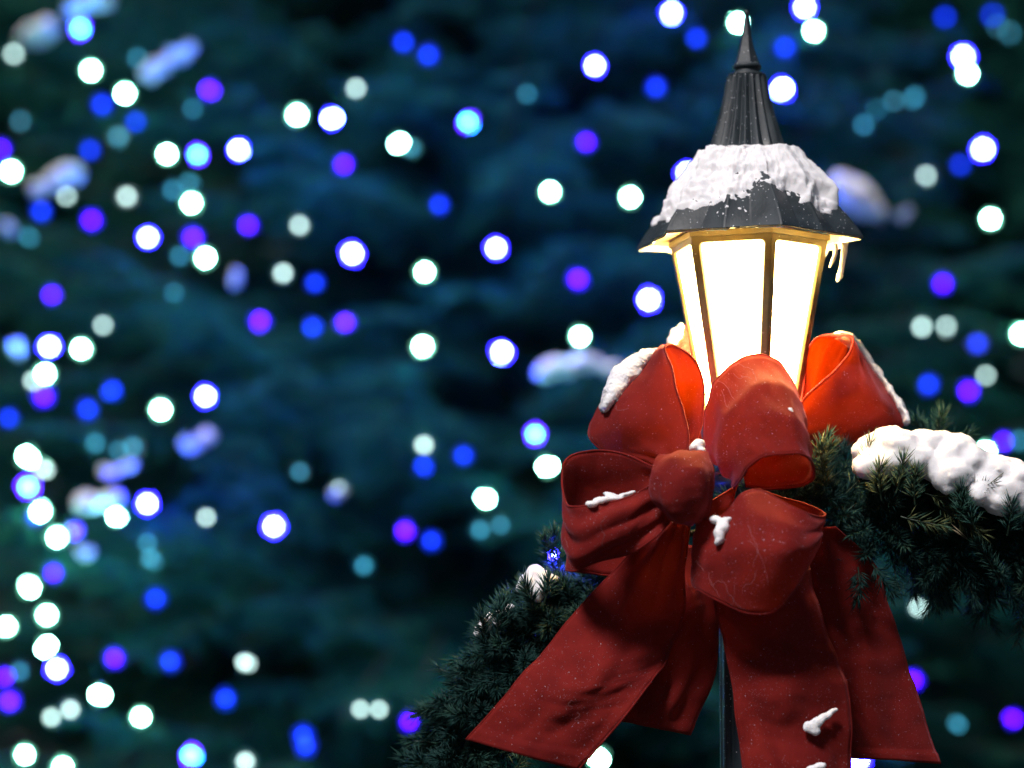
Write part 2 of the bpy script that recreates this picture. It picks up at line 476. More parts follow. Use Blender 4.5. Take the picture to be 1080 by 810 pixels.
# ------------------------------------------------------------------ red bow
bow = empty('ribbon_bow', at(716, 515, LY - .10))
tag(bow, 'large red velvet ribbon bow tied to the post under the lantern', 'bow')
SURF = {}; OBJ = {}
def ribbon(name, rungs, nu=14, nv=26, wr=.0028, seed=0, curve=.0, pleat=.0042, shift=.0, thick=.0016, label=None, key=None):
    """rungs: crosswise rows of (px, py, depth offset) from one pinch to the other end"""
    rows = []
    for r in rungs:
        P = [tuple(at(x, y, LY + d + shift)) for x, y, d in r]
        if len(P) == 2:
            rows.append([np.array(P[0]) * (1 - t) + np.array(P[1]) * t for t in np.linspace(0, 1, nv)])
        else:
            c = catmull(P, 12); ix = np.linspace(0, len(c) - 1, nv)
            rows.append([c[int(i)] * (1 - (i % 1)) + c[min(int(i) + 1, len(c) - 1)] * (i % 1) for i in ix])
    cols = [catmull([tuple(row[j]) for row in rows], nu) for j in range(nv)]
    nl = len(cols[0])
    G = np.array(cols).transpose(1, 0, 2)                  # (nl, nv, 3)
    du = np.gradient(G, axis=0); dv = np.gradient(G, axis=1)
    nrm = np.cross(du, dv); nrm /= (np.linalg.norm(nrm, axis=2, keepdims=True) + 1e-9)
    width = np.linalg.norm(G[:, -1] - G[:, 0], axis=1)
    for i in range(nl):
        s = i / (nl - 1)
        gather = max(0, 1 - width[i] / .125)               # pleats near the pinches
        endf = min(1, min(s, 1 - s) * 6)
        for j in range(nv):
            v = j / (nv - 1)
            d = wr * endf * noise.fractal(Vector((s * 6 + seed * 3.7, v * 2.2, seed)), 1, 2, 3)
            d += 1.8 * wr * endf * (abs(noise.noise(Vector((v * 3.3 + seed * 5.1, s * 2.2, seed * 2.3)))) - .25)
            d += pleat * gather * math.sin(v * math.pi * 5 + 2.0 * noise.noise(Vector((s * 4, seed, 0))) * 2 + seed)
            d += curve * math.sin(math.pi * v)
            if name == 'tail' and .952 < s: d += .0016 * min(1, (s - .952) * 150)
            G[i, j] += nrm[i, j] * d
    V = [tuple(p) for p in G.reshape(-1, 3)]
    F = [(i*nv + j, i*nv + j + 1, (i+1)*nv + j + 1, (i+1)*nv + j) for i in range(nl - 1) for j in range(nv - 1)]
    me = mesh_from(name, V, F)
    o = link(name, me, M_RED, bow)
    so = o.modifiers.new('s', 'SOLIDIFY'); so.thickness = thick; so.offset = 0
    # wired hem along both long edges
    V, F = [], []
    for e in (0, nv - 1): tube(V, F, [Vector(p) for p in G[:, e]], .00125, 6)
    h = link('wired_edge', mesh_from('wired_edge', V, F), M_RED, o)
    if label: o['label'] = label
    SURF[key or name] = (G, nrm); OBJ[key or name] = o
    return o

# upper left loop
ribbon('bow_loop', [
    [(704, 508, -.115), (716, 500, -.14)],
    [(680, 487, -.11), (724, 482, -.15)],
    [(645, 480, -.085), (680, 470, -.12), (726, 462, -.145)],
    [(621, 460, -.065), (668, 446, -.12), (722, 440, -.140)],
    [(627, 437, -.055), (662, 420, -.10), (714, 412, -.135)],
    [(648, 408, -.045), (674, 396, -.08), (707, 388, -.130)],
    [(676, 378, -.035), (690, 371, -.06), (702, 367, -.120)],
    [(684, 376, -.015), (700, 368, -.045), (713, 366, -.100)],
    [(676, 392, .00), (706, 385, -.03), (733, 382, -.080)],
    [(672, 415, .0), (710, 412, -.03), (741, 410, -.072)],
    [(676, 440, -.01), (712, 440, -.04), (741, 438, -.075)],
    [(690, 470, -.05), (733, 466, -.085)],
    [(704, 500, -.09), (722, 492, -.10)]], seed=1, key='A', label='upper left loop of the bow, orange inside, snow on its shoulder')
# front upper loop
ribbon('bow_loop', [
    [(750, 482, -.11), (775, 514, -.15)],
    [(742, 462, -.115), (757, 484, -.15), (782, 506, -.175)],
    [(743, 425, -.12), (762, 460, -.165), (791, 494, -.195)],
    [(754, 399, -.12), (778, 445, -.18), (803, 484, -.21)],
    [(776, 382, -.12), (800, 430, -.19), (820, 479, -.22)],
    [(800, 374, -.12), (818, 428, -.195), (837, 479, -.22)],
    [(824, 386, -.115), (838, 432, -.185), (850, 483, -.21)],
    [(841, 414, -.105), (850, 450, -.155), (857, 493, -.185)],
    [(846, 432, -.105), (850, 470, -.13), (853, 507, -.155)],
    [(838, 428, -.108), (838, 470, -.118), (832, 514, -.14)],
    [(802, 415, -.106), (806, 470, -.115), (808, 516, -.135)],
    [(772, 440, -.10), (786, 512, -.13)]], seed=2, wr=.0045, key='B', label='upright front loop of the bow covering the lantern base')
# lower front loop
ribbon('bow_loop', [
    [(778, 512, -.12), (765, 560, -.13)],
    [(752, 528, -.13), (740, 590, -.14)],
    [(735, 541, -.155), (731, 580, -.16), (730, 614, -.155)],
    [(748, 549, -.185), (744, 590, -.19), (742, 624, -.180)],
    [(766, 541, -.20), (764, 590, -.215), (764, 636, -.200)],
    [(782, 522, -.195), (788, 580, -.235), (790, 647, -.215)],
    [(802, 517, -.19), (812, 580, -.24), (818, 644, -.215)],
    [(826, 530, -.20), (834, 575, -.235), (840, 618, -.205)],
    [(848, 540, -.20), (854, 570, -.215), (855, 592, -.19)],
    [(867, 545, -.175), (866, 562, -.18), (863, 576, -.165)],
    [(869, 541, -.155), (862, 565, -.15), (852, 590, -.14)],
    [(848, 531, -.135), (840, 600, -.12)],
    [(822, 524, -.125), (810, 600, -.115)],
    [(794, 513, -.12), (785, 560, -.12)]], seed=3, pleat=.0014, key='C', label='lower front loop of the bow with a crumb of snow in its fold')
# lower left loop
ribbon('bow_loop', [
    [(700, 505, -.17), (706, 548, -.17)],
    [(684, 513, -.175), (690, 567, -.18)],
    [(660, 524, -.18), (662, 555, -.195), (664, 582, -.18)],
    [(632, 531, -.185), (634, 562, -.20), (636, 592, -.18)],
    [(608, 535, -.175), (609, 572, -.185), (608, 602, -.17)],
    [(594, 528, -.15), (595, 565, -.155), (599, 601, -.15)],
    [(592, 500, -.125), (597, 550, -.12), (606, 602, -.125)],
    [(600, 482, -.105), (610, 540, -.09), (625, 605, -.10)],
    [(628, 475, -.095), (636, 540, -.08), (650, 606, -.09)],
    [(660, 479, -.10), (668, 535, -.085), (675, 590, -.09)],
    [(690, 492, -.12), (700, 540, -.11)]], seed=4, key='D', label='lower left loop of the bow with snow lying in its opening')
# right loop beside the lantern
ribbon('bow_loop', [
    [(805, 492, -.10), (815, 510, -.09)],
    [(826, 462, -.085), (840, 490, -.07)],
    [(838, 438, -.085), (856, 460, -.06), (872, 478, -.04)],
    [(848, 420, -.085), (878, 450, -.055), (906, 468, -.02)],
    [(866, 404, -.085), (905, 430, -.07), (942, 455, -.015)],
    [(880, 392, -.085), (915, 415, -.075), (954, 440, -.005)],
    [(891, 377, -.08), (910, 392, -.06), (936, 410, .00)],
    [(898, 358, -.075), (903, 365, -.03), (910, 375, .015)],
    [(884, 355, -.060), (890, 356, -.015), (896, 364, .03)],
    [(866, 357, -.045), (878, 366, -.01), (888, 385, .03)],
    [(856, 366, -.045), (872, 385, -.01), (886, 410, .03)],
    [(851, 392, -.050), (862, 412, -.02), (880, 440, .01)],
    [(845, 430, -.060), (860, 460, -.03)],
    [(820, 475, -.075), (830, 495, -.06)]], seed=5, shift=.03, key='E', label='right loop of the bow, glowing orange beside the lantern')
# the loop behind the lantern, only a corner of it shows at the left
ribbon('bow_loop', [
    [(770, 470, .07), (780, 500, .06)],
    [(745, 440, .07), (740, 480, .06)],
    [(712, 395, .055), (716, 440, .04)],
    [(706, 362, .05), (712, 400, .03)],
    [(716, 345, .07), (724, 376, .045)],
    [(735, 350, .09), (745, 385, .07)],
    [(760, 400, .09), (765, 430, .08)],
    [(775, 455, .08), (782, 490, .07)]], seed=6, key='F', label='loop of the bow half hidden behind the lantern')
# knot
ribbon('knot', [
    [(706, 490, -.13), (742, 486, -.13)],
    [(696, 481, -.165), (722, 476, -.185), (746, 477, -.165)],
    [(688, 500, -.19), (700, 496, -.212), (735, 492, -.214), (752, 496, -.185)],
    [(689, 524, -.192), (702, 523, -.216), (737, 519, -.216), (752, 518, -.188)],
    [(700, 542, -.19), (712, 545, -.208), (734, 546, -.205), (748, 541, -.18)],
    [(714, 551, -.17), (738, 553, -.165)],
    [(722, 552, -.14), (738, 550, -.14)]], seed=8, key='K', wr=.0022, pleat=.0010)
# tails
ribbon('tail', [
    [(704, 548, -.145), (728, 552, -.135)],
    [(672, 578, -.13), (700, 585, -.15), (724, 600, -.125)],
    [(641, 610, -.115), (684, 628, -.135), (722, 640, -.105)],
    [(604, 650, -.115), (652, 668, -.125), (714, 668, -.10)],
    [(572, 688, -.125), (634, 712, -.15), (703, 697, -.10)],
    [(548, 716, -.135), (606, 738, -.16), (684, 722, -.125)],
    [(524, 744, -.14), (588, 764, -.152), (655, 760, -.145)],
    [(492, 780, -.135), (548, 796, -.150), (609, 812, -.145)]], seed=9, key='T1', wr=.004, label='long tail slanting to the lower left')
ribbon('tail', [
    [(745, 560, -.12), (790, 560, -.12)],
    [(746, 600, -.13), (798, 606, -.155), (848, 590, -.12)],
    [(753, 635, -.14), (806, 645, -.17), (858, 625, -.125)],
    [(761, 668, -.145), (816, 672, -.17), (872, 668, -.13)],
    [(767, 695, -.145), (826, 700, -.160), (884, 695, -.135)],
    [(773, 728, -.145), (834, 732, -.172), (893, 722, -.14)],
    [(778, 765, -.145), (838, 770, -.162), (896, 762, -.14)],
    [(783, 805, -.145), (842, 810, -.170), (897, 808, -.14)],
    [(788, 850, -.145), (846, 855, -.165), (898, 850, -.14)]], seed=10, key='T2', wr=.004, label='middle tail hanging straight down over the post')
ribbon('tail', [
    [(820, 560, -.09), (850, 560, -.095), (880, 555, -.09)],
    [(846, 600, -.065), (858, 602, -.09), (922, 596, -.06)],
    [(852, 640, -.055), (872, 643, -.088), (936, 636, -.055)],
    [(860, 680, -.05), (886, 682, -.085), (948, 672, -.055)],
    [(872, 722, -.05), (902, 724, -.088), (962, 715, -.05)],
    [(886, 762, -.05), (917, 764, -.088), (976, 760, -.048)],
    [(896, 799, -.05), (932, 801, -.085), (990, 806, -.048)]], seed=11, nv=40, key='T3', wr=.003, label='right tail creased lengthwise and tinted orange by the lantern')
ribbon('tail', [
    [(690, 575, -.09), (750, 575, -.08)],
    [(692, 620, -.08), (724, 625, -.09), (757, 615, -.07)],
    [(690, 665, -.08), (724, 668, -.095), (758, 660, -.07)],
    [(680, 712, -.08), (716, 722, -.09), (752, 712, -.07)],
    [(654, 761, -.085), (690, 768, -.095), (726, 775, -.075)]], seed=12, key='T4', wr=.003, label='short tail hanging in shadow behind the left tail')

# lint threads caught on the velvet (parts of the bow)
def on_surf(key, s, v, lift=.0016):
    G, n = SURF[key]; i = s * (G.shape[0] - 1); j = v * (G.shape[1] - 1)
    i0, j0 = int(i), int(j); i1, j1 = min(i0+1, G.shape[0]-1), min(j0+1, G.shape[1]-1); a, b = i - i0, j - j0
    p = (G[i0, j0]*(1-a)*(1-b) + G[i1, j0]*a*(1-b) + G[i0, j1]*(1-a)*b + G[i1, j1]*a*b); nn = n[i0, j0]
    p = Vector(p); nn = Vector(nn)
    if nn.dot(CAM - p) < 0: nn = -nn
    return p + nn * lift, nn
for key, s, v, n_ in (('B', .30, .45, 2), ('B', .40, .25, 2), ('C', .30, .75, 4), ('C', .42, .80, 3), ('C', .20, .8, 3), ('D', .42, .6, 2), ('D', .30, .35, 1), ('T1', .75, .5, 2),
                   ('A', .3, .5, 1), ('E', .45, .6, 1)):
    for q in range(n_):
        V, F = [], []
        s0, v0 = s + random.uniform(-.05, .05), v + random.uniform(-.12, .12); a = random.uniform(0, 6.28); pts = []
        for i in range(random.randint(6, 13)):
            s0 = min(.95, max(.05, s0 + .0085 * math.sin(a))); v0 = min(.97, max(.03, v0 + .045 * math.cos(a))); a += random.gauss(0, .45)
            pts.append(on_surf(key, s0, v0, .0012)[0])
        tube(V, F, [Vector(p) for p in catmull([tuple(p) for p in pts], 3)], .00011, 3)
        link('lint_thread', mesh_from('lint_thread', V, F), M_LINT, OBJ[key])

# snow on the bow: every patch is a thing of its own
def patch(pts, label, d, r=6, ry=.010, vox=.0013, amp=.0011, fr=130, ridge=False):
    if ridge: pts = [tuple(p) for p in catmull(pts, 4)]
    bl = [(at(x, y, LY + (dd if dd is not None else d)), (rx * K, ry, rz * K)) for (x, y, rx, rz, dd) in pts]
    return snow_blob('snow_patch', bl, label, 'snow', vox, amp, fr, 'snow patches on the bow', 7)
patch([(688, 374, 8, 6, -.05), (676, 382, 13, 11, -.055), (664, 393, 16, 14, -.06), (654, 406, 13, 14, -.065), (645, 419, 9, 10, -.07), (638, 430, 4, 4, -.072)],
      'thick snow ridge on the shoulder of the upper left bow loop', -.06, ry=.024, amp=.003, fr=60, ridge=True)
patch([(713, 352, 7, 7, .05), (709, 359, 6, 6, .05), (717, 346, 4, 5, .05)], 'snow on the loop half hidden behind the lantern', .05, ry=.012)
patch([(884, 353, 6, 3.5, .0), (893, 356, 8, 4, .01), (904, 366, 5, 6, .035), (914, 380, 4.5, 7, .038), (924, 394, 4, 7, .038), (934, 408, 3.5, 7, .034), (944, 424, 3.5, 8, .03), (952, 436, 4.5, 6, .026), (955, 444, 4, 5, .024)],
      'narrow snow line along the edge of the right bow loop', .0, ry=.02, ridge=True)
patch([(832, 433, 4.0, 3, -.190), (834, 438, 4.0, 5, -.191), (836, 443, 2.5, 3, -.190)], 'small snow fleck on the upright front bow loop', -.19, ry=.004)
patch([(737, 469, 7, 6, -.155), (731, 472, 4, 4, -.16), (740, 475, 5, 4, -.16)], 'snow crumb on top of the knot', -.16, ry=.01)
patch([(756, 549, 7, 4.5, -.196), (766, 549, 8, 4, -.203), (762, 556, 7, 8, -.207), (759, 565, 4.5, 8, -.209), (757, 571, 2.5, 4, -.210)], 'snow wedge in the fold of the lower front bow loop', -.2, ry=.007)
patch([(624, 532, 6, 3, -.180), (635, 528, 9, 4, -.176), (648, 526, 10, 4.2, -.170), (645, 523, 9, 3, -.160), (659, 522, 6, 2.2, -.166), (666, 520, 4, 1.6, -.162)], 'long snow streak in the opening of the lower left bow loop', -.17, ry=.012)
patch([(855, 767, 8, 6, -.166), (862, 762, 8, 5, -.166), (870, 756, 8, 4, -.163), (878, 750, 6, 2.6, -.160), (861, 771, 5, 4, -.166)], 'snow smear on the middle bow tail', -.16, ry=.004)
patch([(856, 811, 8, 4, -.172), (864, 808, 7, 4, -.170)], 'snow crumb at the very bottom of the middle bow tail', -.17, ry=.004)

# ------------------------------------------------------------------ evergreen garland
def needle_verts(P0, D, L, w, sides=3):
    """arrays of needle bases, unit directions, lengths, widths -> thin pyramids"""
    n = len(P0)
    rnd = RNG.normal(size=(n, 3)); A = np.cross(D, rnd); A /= np.linalg.norm(A, axis=1, keepdims=True) + 1e-9
    B = np.cross(D, A)
    tip = P0 + D * L[:, None]
    mid = P0 + D * (L * .45)[:, None]
    if sides == 1:
        V = np.stack([P0 - A * w[:, None], P0 + A * w[:, None], tip], 1).reshape(-1, 3)
        T = np.arange(n * 3).reshape(-1, 3); return V, T, 3
    ring = [mid + (A * math.cos(2.0944 * k) + B * math.sin(2.0944 * k)) * w[:, None] for k in range(3)]
    V = np.stack([P0] + ring + [tip], 1).reshape(-1, 3)
    b = (np.arange(n) * 5)[:, None]
    fs = [(0, 2, 1), (0, 3, 2), (0, 1, 3), (1, 2, 4), (2, 3, 4), (3, 1, 4)]
    T = np.concatenate([b + np.array(f)[None] for f in fs], 0); return V, T, 5
def unit(a): return a / (np.linalg.norm(a, axis=-1, keepdims=True) + 1e-9)
class Needles:
    def __init__(s): s.V = []; s.T = []; s.A = []; s.n = 0
    def add(s, P0, D, L, w, tint, sides=3):
        V, T, k = needle_verts(P0, D, L, w, sides)
        s.V.append(V); s.T.append(T + s.n); s.A.append(np.repeat(tint, k)); s.n += len(V)
    def mesh(s, name): return tris_mesh(name, np.concatenate(s.V), np.concatenate(s.T), np.concatenate(s.A))
def sprig(nd, WV, WF, base, d, L, nn, nl, tint, curl=.5, rad=.0007):
    """one twig: a curved stem set all round with needles"""
    base = np.array(base); d = unit(np.array(d, float))
    bend = unit(np.cross(d, RNG.normal(size=3))) * curl * L
    t = np.linspace(0, 1, 6)[:, None]
    pts = base + d * t * L + bend * t ** 2 * .5
    tube(WV, WF, [Vector(p) for p in pts], [.0012 * (1 - .6 * x) for x in t[:, 0]], 4, False)
    tt = RNG.uniform(.12, 1, nn)
    P0 = base + d * (tt * L)[:, None] + bend * (tt ** 2 * .5)[:, None]
    tg = unit(d + bend * (tt / L)[:, None])
    side = unit(np.cross(tg, RNG.normal(size=(nn, 3))))
    ang = R_(52) * (1 - .55 * tt ** 3) + RNG.normal(0, .14, nn)
    D = unit(tg * np.cos(ang)[:, None] + side * np.sin(ang)[:, None])
    nd.add(P0, D, nl * RNG.uniform(.7, 1.15, nn), np.full(nn, rad) * RNG.uniform(.8, 1.25, nn), np.clip(tint + RNG.normal(0, .09, nn), 0, .9))

garland = empty('garland', at(760, 560, LY))
tag(garland, 'green artificial pine garland draped behind the red bow', 'garland')
nd = Needles(); WV, WF = [], []
gp_right = [(700, 575, .0), (760, 556, .0), (820, 545, -.01), (880, 545, -.02), (950, 560, -.02), (1020, 578, -.015), (1100, 592, -.0), (1190, 615, .02), (1280, 650, .05)]
gp_left = [(700, 575, .0), (650, 632, -.01), (596, 655, -.02), (545, 695, -.02), (510, 745, -.01), (486, 810, .0), (470, 890, .01), (462, 980, .02)]
core = catmull([tuple(at(x, y, LY + d)) for x, y, d in reversed(gp_left)] + [tuple(at(x, y, LY + d)) for x, y, d in gp_right[1:]], 12)
tube(WV, WF, [Vector(p) for p in core], .004, 6)
def path_sprigs(pts, n, Rr, seed_dir):
    path = np.array(catmull([tuple(at(x, y, LY + d)) for x, y, d in pts], 12))
    for q in range(n):
        i = RNG.uniform(0, len(path) - 1.01); i0 = int(i); p = path[i0] * (1 - i % 1) + path[i0+1] * (i % 1)
        tg = unit(path[i0+1] - path[i0]); s = unit(np.cross(tg, RNG.normal(size=3)))
        lean = RNG.uniform(-.2, 1.15) * seed_dir
        d = unit(s + tg * lean)
        rr = np.interp(i / (len(path) - 1), [0, .25, .55, 1], Rr)
        if s[2] < -.55 and RNG.random() < .2: continue
        L = rr * RNG.uniform(.62, 1.0)
        tint = RNG.choice([.18, .32, .45, .6, .78], p=[.22, .28, .28, .16, .06])
        sprig(nd, WV, WF, p + s * .008, d, L, 125, .020, tint, .55, .0006)
path_sprigs(gp_right[1:], 430, (.044, .080, .086, .082), 1)
path_sprigs(gp_left, 420, (.05, .054, .062, .06), 1)
# single longer twigs one can make out in the outline
for (x, y, d, dx, dz, L, t) in ((858, 520, -.06, .15, .9, .058, .80), (872, 520, -.07, -.25, .8, .056, .86), (846, 515, -.07, .45, .75, .062, .72), (893, 520, -.08, .5, .5, .06, .75),
                                (905, 515, -.09, .2, .5, .05, .85), (985, 470, .03, .25, .8, .036, .7), (983, 468, .03, -.6, .6, .034, .55), (992, 472, .03, .9, .45, .036, .6), (975, 520, -.10, .9, -.3, .055, .84),
                                (985, 530, -.1, 1, -.7, .06, .88), (1000, 545, -.1, .5, .5, .06, .80), (1060, 620, -.09, -.3, .5, .06, .6), (1075, 625, -.09, .3, .6, .06, .5), (905, 598, -.09, .1, -1, .035, .3), (920, 595, -.09, .6, -.9, .035, .3),
                                (590, 600, -.03, -.15, 1, .040, .5), (585, 605, -.02, -.2, .9, .045, .45), (930, 528, -.115, -.2, .8, .035, .82), (512, 674, -.06, -.3, .9, .026, .4), (524, 668, -.065, .2, .9, .026, .45), (535, 660, -.065, -.2, .9, .026, .4), (562, 640, -.075, -.2, .9, .026, .4), (574, 636, -.075, .3, .9, .026, .5), (945, 520, -.118, .3, .8, .035, .8), (965, 532, -.12, -.1, .9, .036, .75), (1012, 548, -.12, .1, .9, .036, .6), (1030, 560, -.12, -.4, .8, .036, .55), (1062, 565, -.12, .2, .9, .036, .5), (1078, 560, -.11, -.2, .9, .036, .6), (950, 545, -.11, .6, -.2, .045, .84), (560, 800, -.07, -.4, .3, .05, .8), (540, 815, -.08, .3, .4, .05, .82)):
    sprig(nd, WV, WF, at(x, y, LY + d), (dx, RNG.uniform(-.5, .1), dz), L, 90, .020, t, .3)
# dry tan strips among the needles
P0, D = [], []
for (x, y, dx, dz) in ((1000, 555, .8, -.6), (1003, 552, .7, -.7), (983, 470, -.7, .8), (985, 468, .2, 1), (1066, 555, .3, .5), (955, 500, .6, .4)):
    P0.append(at(x, y, LY - .11 if y > 490 else LY + .03)); D.append(unit(np.array((dx, -.2, dz))))
nd.add(np.array([tuple(p) for p in P0]), np.array(D), np.full(len(P0), .026), np.full(len(P0), .0011), np.full(len(P0), 1.0))
link('foliage', nd.mesh('foliage'), M_NEEDLE, garland)
link('twigs', mesh_from('twigs', WV, WF), M_WIRE, garland)

# snow on the garland
def gs(lst, label, vox=.0036, amp=.0030, fr=60, sc_=1.0, fw=.0):
    snow_blob('snow_patch', [(at(x, y, LY + d - fw), (rx * K * sc_, ry * 1.2, rz * K * sc_)) for x, y, d, rx, ry, rz in lst], label, 'snow', vox, amp, fr, 'snow lumps on the garland', 4)
gs([(922, 478, -.04, 19, .035, 17), (945, 470, -.05, 24, .045, 15), (972, 470, -.04, 24, .045, 13), (915, 492, -.07, 12, .02, 10), (940, 487, -.075, 18, .022, 12), (965, 484, -.08, 16, .022, 12), (998, 478, -.05, 22, .045, 14),
    (990, 492, -.08, 16, .022, 13), (1004, 500, -.095, 17, .018, 14), (1020, 486, -.06, 20, .04, 14), (1044, 497, -.055, 22, .045, 15), (1040, 512, -.085, 17, .022, 14), (1062, 518, -.09, 20, .02, 15), (1052, 528, -.095, 16, .015, 11),
    (1032, 522, -.10, 9, .012, 9), (1068, 505, -.06, 24, .045, 16), (1096, 512, -.05, 26, .045, 16), (1082, 526, -.085, 18, .02, 14), (1110, 530, -.07, 24, .03, 16), (1130, 530, -.04, 26, .04, 16), (905, 474, -.05, 6, .01, 6), (1000, 510, -.1, 9, .01, 8)],
   'large lumpy snow bank on the garland right of the bow', sc_=1.22, fw=.018)
gs([(566, 606, -.04, 11, .018, 9), (558, 614, -.045, 12, .018, 10), (574, 612, -.045, 9, .016, 9), (566, 624, -.055, 9, .012, 9), (572, 620, -.055, 8, .012, 9), (551, 619, -.045, 7, .01, 5), (567, 632, -.06, 5, .008, 6), (582, 612, -.04, 10, .01, 4)],
   'pointed snow lump on the garland left of the bow', .0028, .002, 90)
fb = [tuple(p) for p in catmull([(503, 668, -.05, 3, .006, 3), (509, 659, -.05, 6, .009, 4), (519, 652, -.05, 8, .010, 4.5), (529, 648, -.05, 7, .010, 4), (538, 640, -.045, 4, .006, 3)], 4)]
gs(fb + [(513, 663, -.055, 4, .006, 5), (524, 657, -.058, 4, .006, 4)], 'thin broken frosty snow on the garland bend at lower left', .0013, .0022, 170)

# ------------------------------------------------------------------ big fir behind
TX, TY, TH = -.1, 6.9, 7.6
def RAD(z): return np.clip(2.45 * (1 - z / TH), .05, 2.2)
fir = empty('fir_tree', (TX, TY, 0))
tag(fir, 'huge dark fir tree strung with glowing lights, blurred behind the lamp', 'tree')
V, F = [], []
tube(V, F, [Vector((TX + .02 * math.sin(z * 2), TY, z)) for z in np.linspace(0, TH, 20)], [max(.01, .16 * (1 - z / TH) + .01) for z in np.linspace(0, TH, 20)], 14)
link('trunk', mesh_from('trunk', V, F), M_BARK, fir)
nd = Needles(); WV, WF = [], []
TIPS = []
def bough(z0, az, fine):
    Rz = float(RAD(z0)) * (RNG.uniform(.90, 1.0) if RNG.random() < .75 else RNG.uniform(.75, .92))
    if Rz < .12: return
    o = np.array((math.sin(az), -math.cos(az), 0.0)); sd = np.array((math.cos(az), math.sin(az), 0.0))
    droop = RNG.uniform(-.12, .42); lift = RNG.uniform(.02, .12)
    def pos(t):
        t = np.asarray(t)[..., None]
        return np.array((TX, TY, z0)) + o * t * Rz + np.array((0, 0, 1.0)) * (-droop * t * Rz * .8 + lift * t ** 3 * Rz)
    tube(WV, WF, [Vector(p) for p in pos(np.linspace(.05, 1, 6))], [.012, .010, .008, .006, .004, .002], 5, False)
    TIPS.append(pos(1.0))
    step = .045 if fine else .12
    ts = np.arange(max(.15, 1 - (1.25 if fine else .9) / Rz), 1.0, step / Rz)
    for t in ts:
        for sg in (-1, 1):
            tl = (.10 + .26 * (1 - t) * min(1, Rz)) * RNG.uniform(.7, 1.2)
            dd = unit(o * RNG.uniform(.5, .9) + sd * sg * RNG.uniform(.6, 1) + np.array((0, 0, RNG.uniform(-.35, .2))))
            b = pos(t)
            n = int((150 if fine else 40) * tl / .2)
            u = RNG.uniform(0, 1, n); P0 = b + dd * (u * tl)[:, None] + np.array((0, 0, -.15)) * (u ** 2 * tl)[:, None]
            side = unit(np.cross(dd, RNG.normal(size=(n, 3)))); a = R_(55) + RNG.normal(0, .2, n)
            D = unit(dd * np.cos(a)[:, None] + side * np.sin(a)[:, None])
            tint = np.clip(RNG.uniform(.1, .9) + RNG.normal(0, .1, n), 0, 1)
            nd.add(P0, D, RNG.uniform(.015, .026, n) * (1 if fine else 1.9), np.full(n, .0013 if fine else .004), tint, 1)
for z in np.arange(.35, TH - .2, .085):
    fine_z = .75 < z < 3.75
    cnt = int(9 * min(1, float(RAD(z)) / 1.2) + 3)
    for q in range(cnt):
        if fine_z: bough(z + RNG.uniform(-.04, .04), RNG.uniform(-1.15, 1.15), True)
    for q in range(4 if fine_z else 6):
        bough(z + RNG.uniform(-.04, .04), RNG.uniform(1.0, 5.28) if fine_z else RNG.uniform(0, 6.28), False)
link('crown', nd.mesh('crown'), M_FIR, fir)
link('boughs', mesh_from('boughs', WV, WF), M_BARK, fir)
for (x, y, a, lb) in ((-2.3, 9.8, .12, 'dark unlit fir behind the light-strung one, filling the gaps at left'), (1.9, 9.6, -.15, 'dark unlit fir behind the light-strung one, filling the gaps at right'), (-.2, 12.2, .05, 'dark unlit fir farthest back behind the light-strung one')):
    c = fir.copy(); col.objects.link(c); c.location = (x, y, 0); c.rotation_euler = (0, 0, a); c.scale = (1.1, 1.1, 1.15)
    for ch in list(fir.children):
        d = ch.copy(); col.objects.link(d); d.parent = c
    tag(c, lb, 'tree', 'firs standing in the dark behind')
def on_crown(px, py, off=0.0):
    """where the line of sight to (px, py) meets the crown's outer surface"""
    Y = 4.7
    for _ in range(12):
        p = at(px, py, Y); r = float(RAD(p.z)); s = r * r - (p.x - TX) ** 2
        Y = TY - math.sqrt(max(.01, s)) - off
    return at(px, py, Y)

# lumps of snow lying on the boughs
KB = 4.75 / FPX
def bs(lst, label):
    bl = []
    for (x, y, rx, rz) in lst:
        rx *= .85; rz *= .8
        p = on_crown(x, y, .05); bl.append((p, (rx * KB, .07, rz * KB))); bl.append((p + Vector((random.uniform(-.7, .7) * rx * KB, .01, random.uniform(-.3, .9) * rz * KB)), (rx * KB * .45, .05, rz * KB * .55)))
    snow_blob('snow_clump', bl, label, 'snow', .010, .016, 17, 'snow clumps on the fir boughs', 2)
bs([(40, 34, 20, 12), (52, 30, 14, 11), (30, 38, 12, 7)], 'blurred snow clump in the top left corner of the fir, lower of two')
bs([(88, 4, 22, 9), (75, 10, 14, 8), (105, -2, 16, 8)], 'blurred snow clump at the top edge of the fir near the left corner')
bs([(168, 70, 14, 8), (184, 58, 16, 7), (200, 50, 10, 5), (155, 80, 8, 5)], 'slanting snow streak on the upper left boughs')
bs([(72, 184, 16, 9), (60, 192, 12, 8), (40, 200, 10, 5)], 'snow clump on a bough near the left edge, above a purple light')
bs([(6, 240, 9, 9)], 'small snow clump at the left edge below the purple and white lights')
bs([(17, 366, 8, 14)], 'upright snow clump at the left edge beside two white lights')
bs([(198, 468, 12, 7), (214, 461, 14, 8)], 'bluish snow clump under a bright light left of the middle')
bs([(96, 530, 16, 7), (118, 524, 14, 5)], 'flat snow clump on a lower left bough between white lights')
bs([(118, 497, 12, 6), (136, 490, 9, 4)], 'faint snow clump above the flat one at lower left')
bs([(897, 206, 22, 18), (912, 214, 18, 14), (885, 195, 10, 9), (926, 226, 12, 8)], 'large blurred snow clump right of the lantern roof')
bs([(952, 226, 11, 7)], 'small snow clump right of the large one beside the lantern roof')
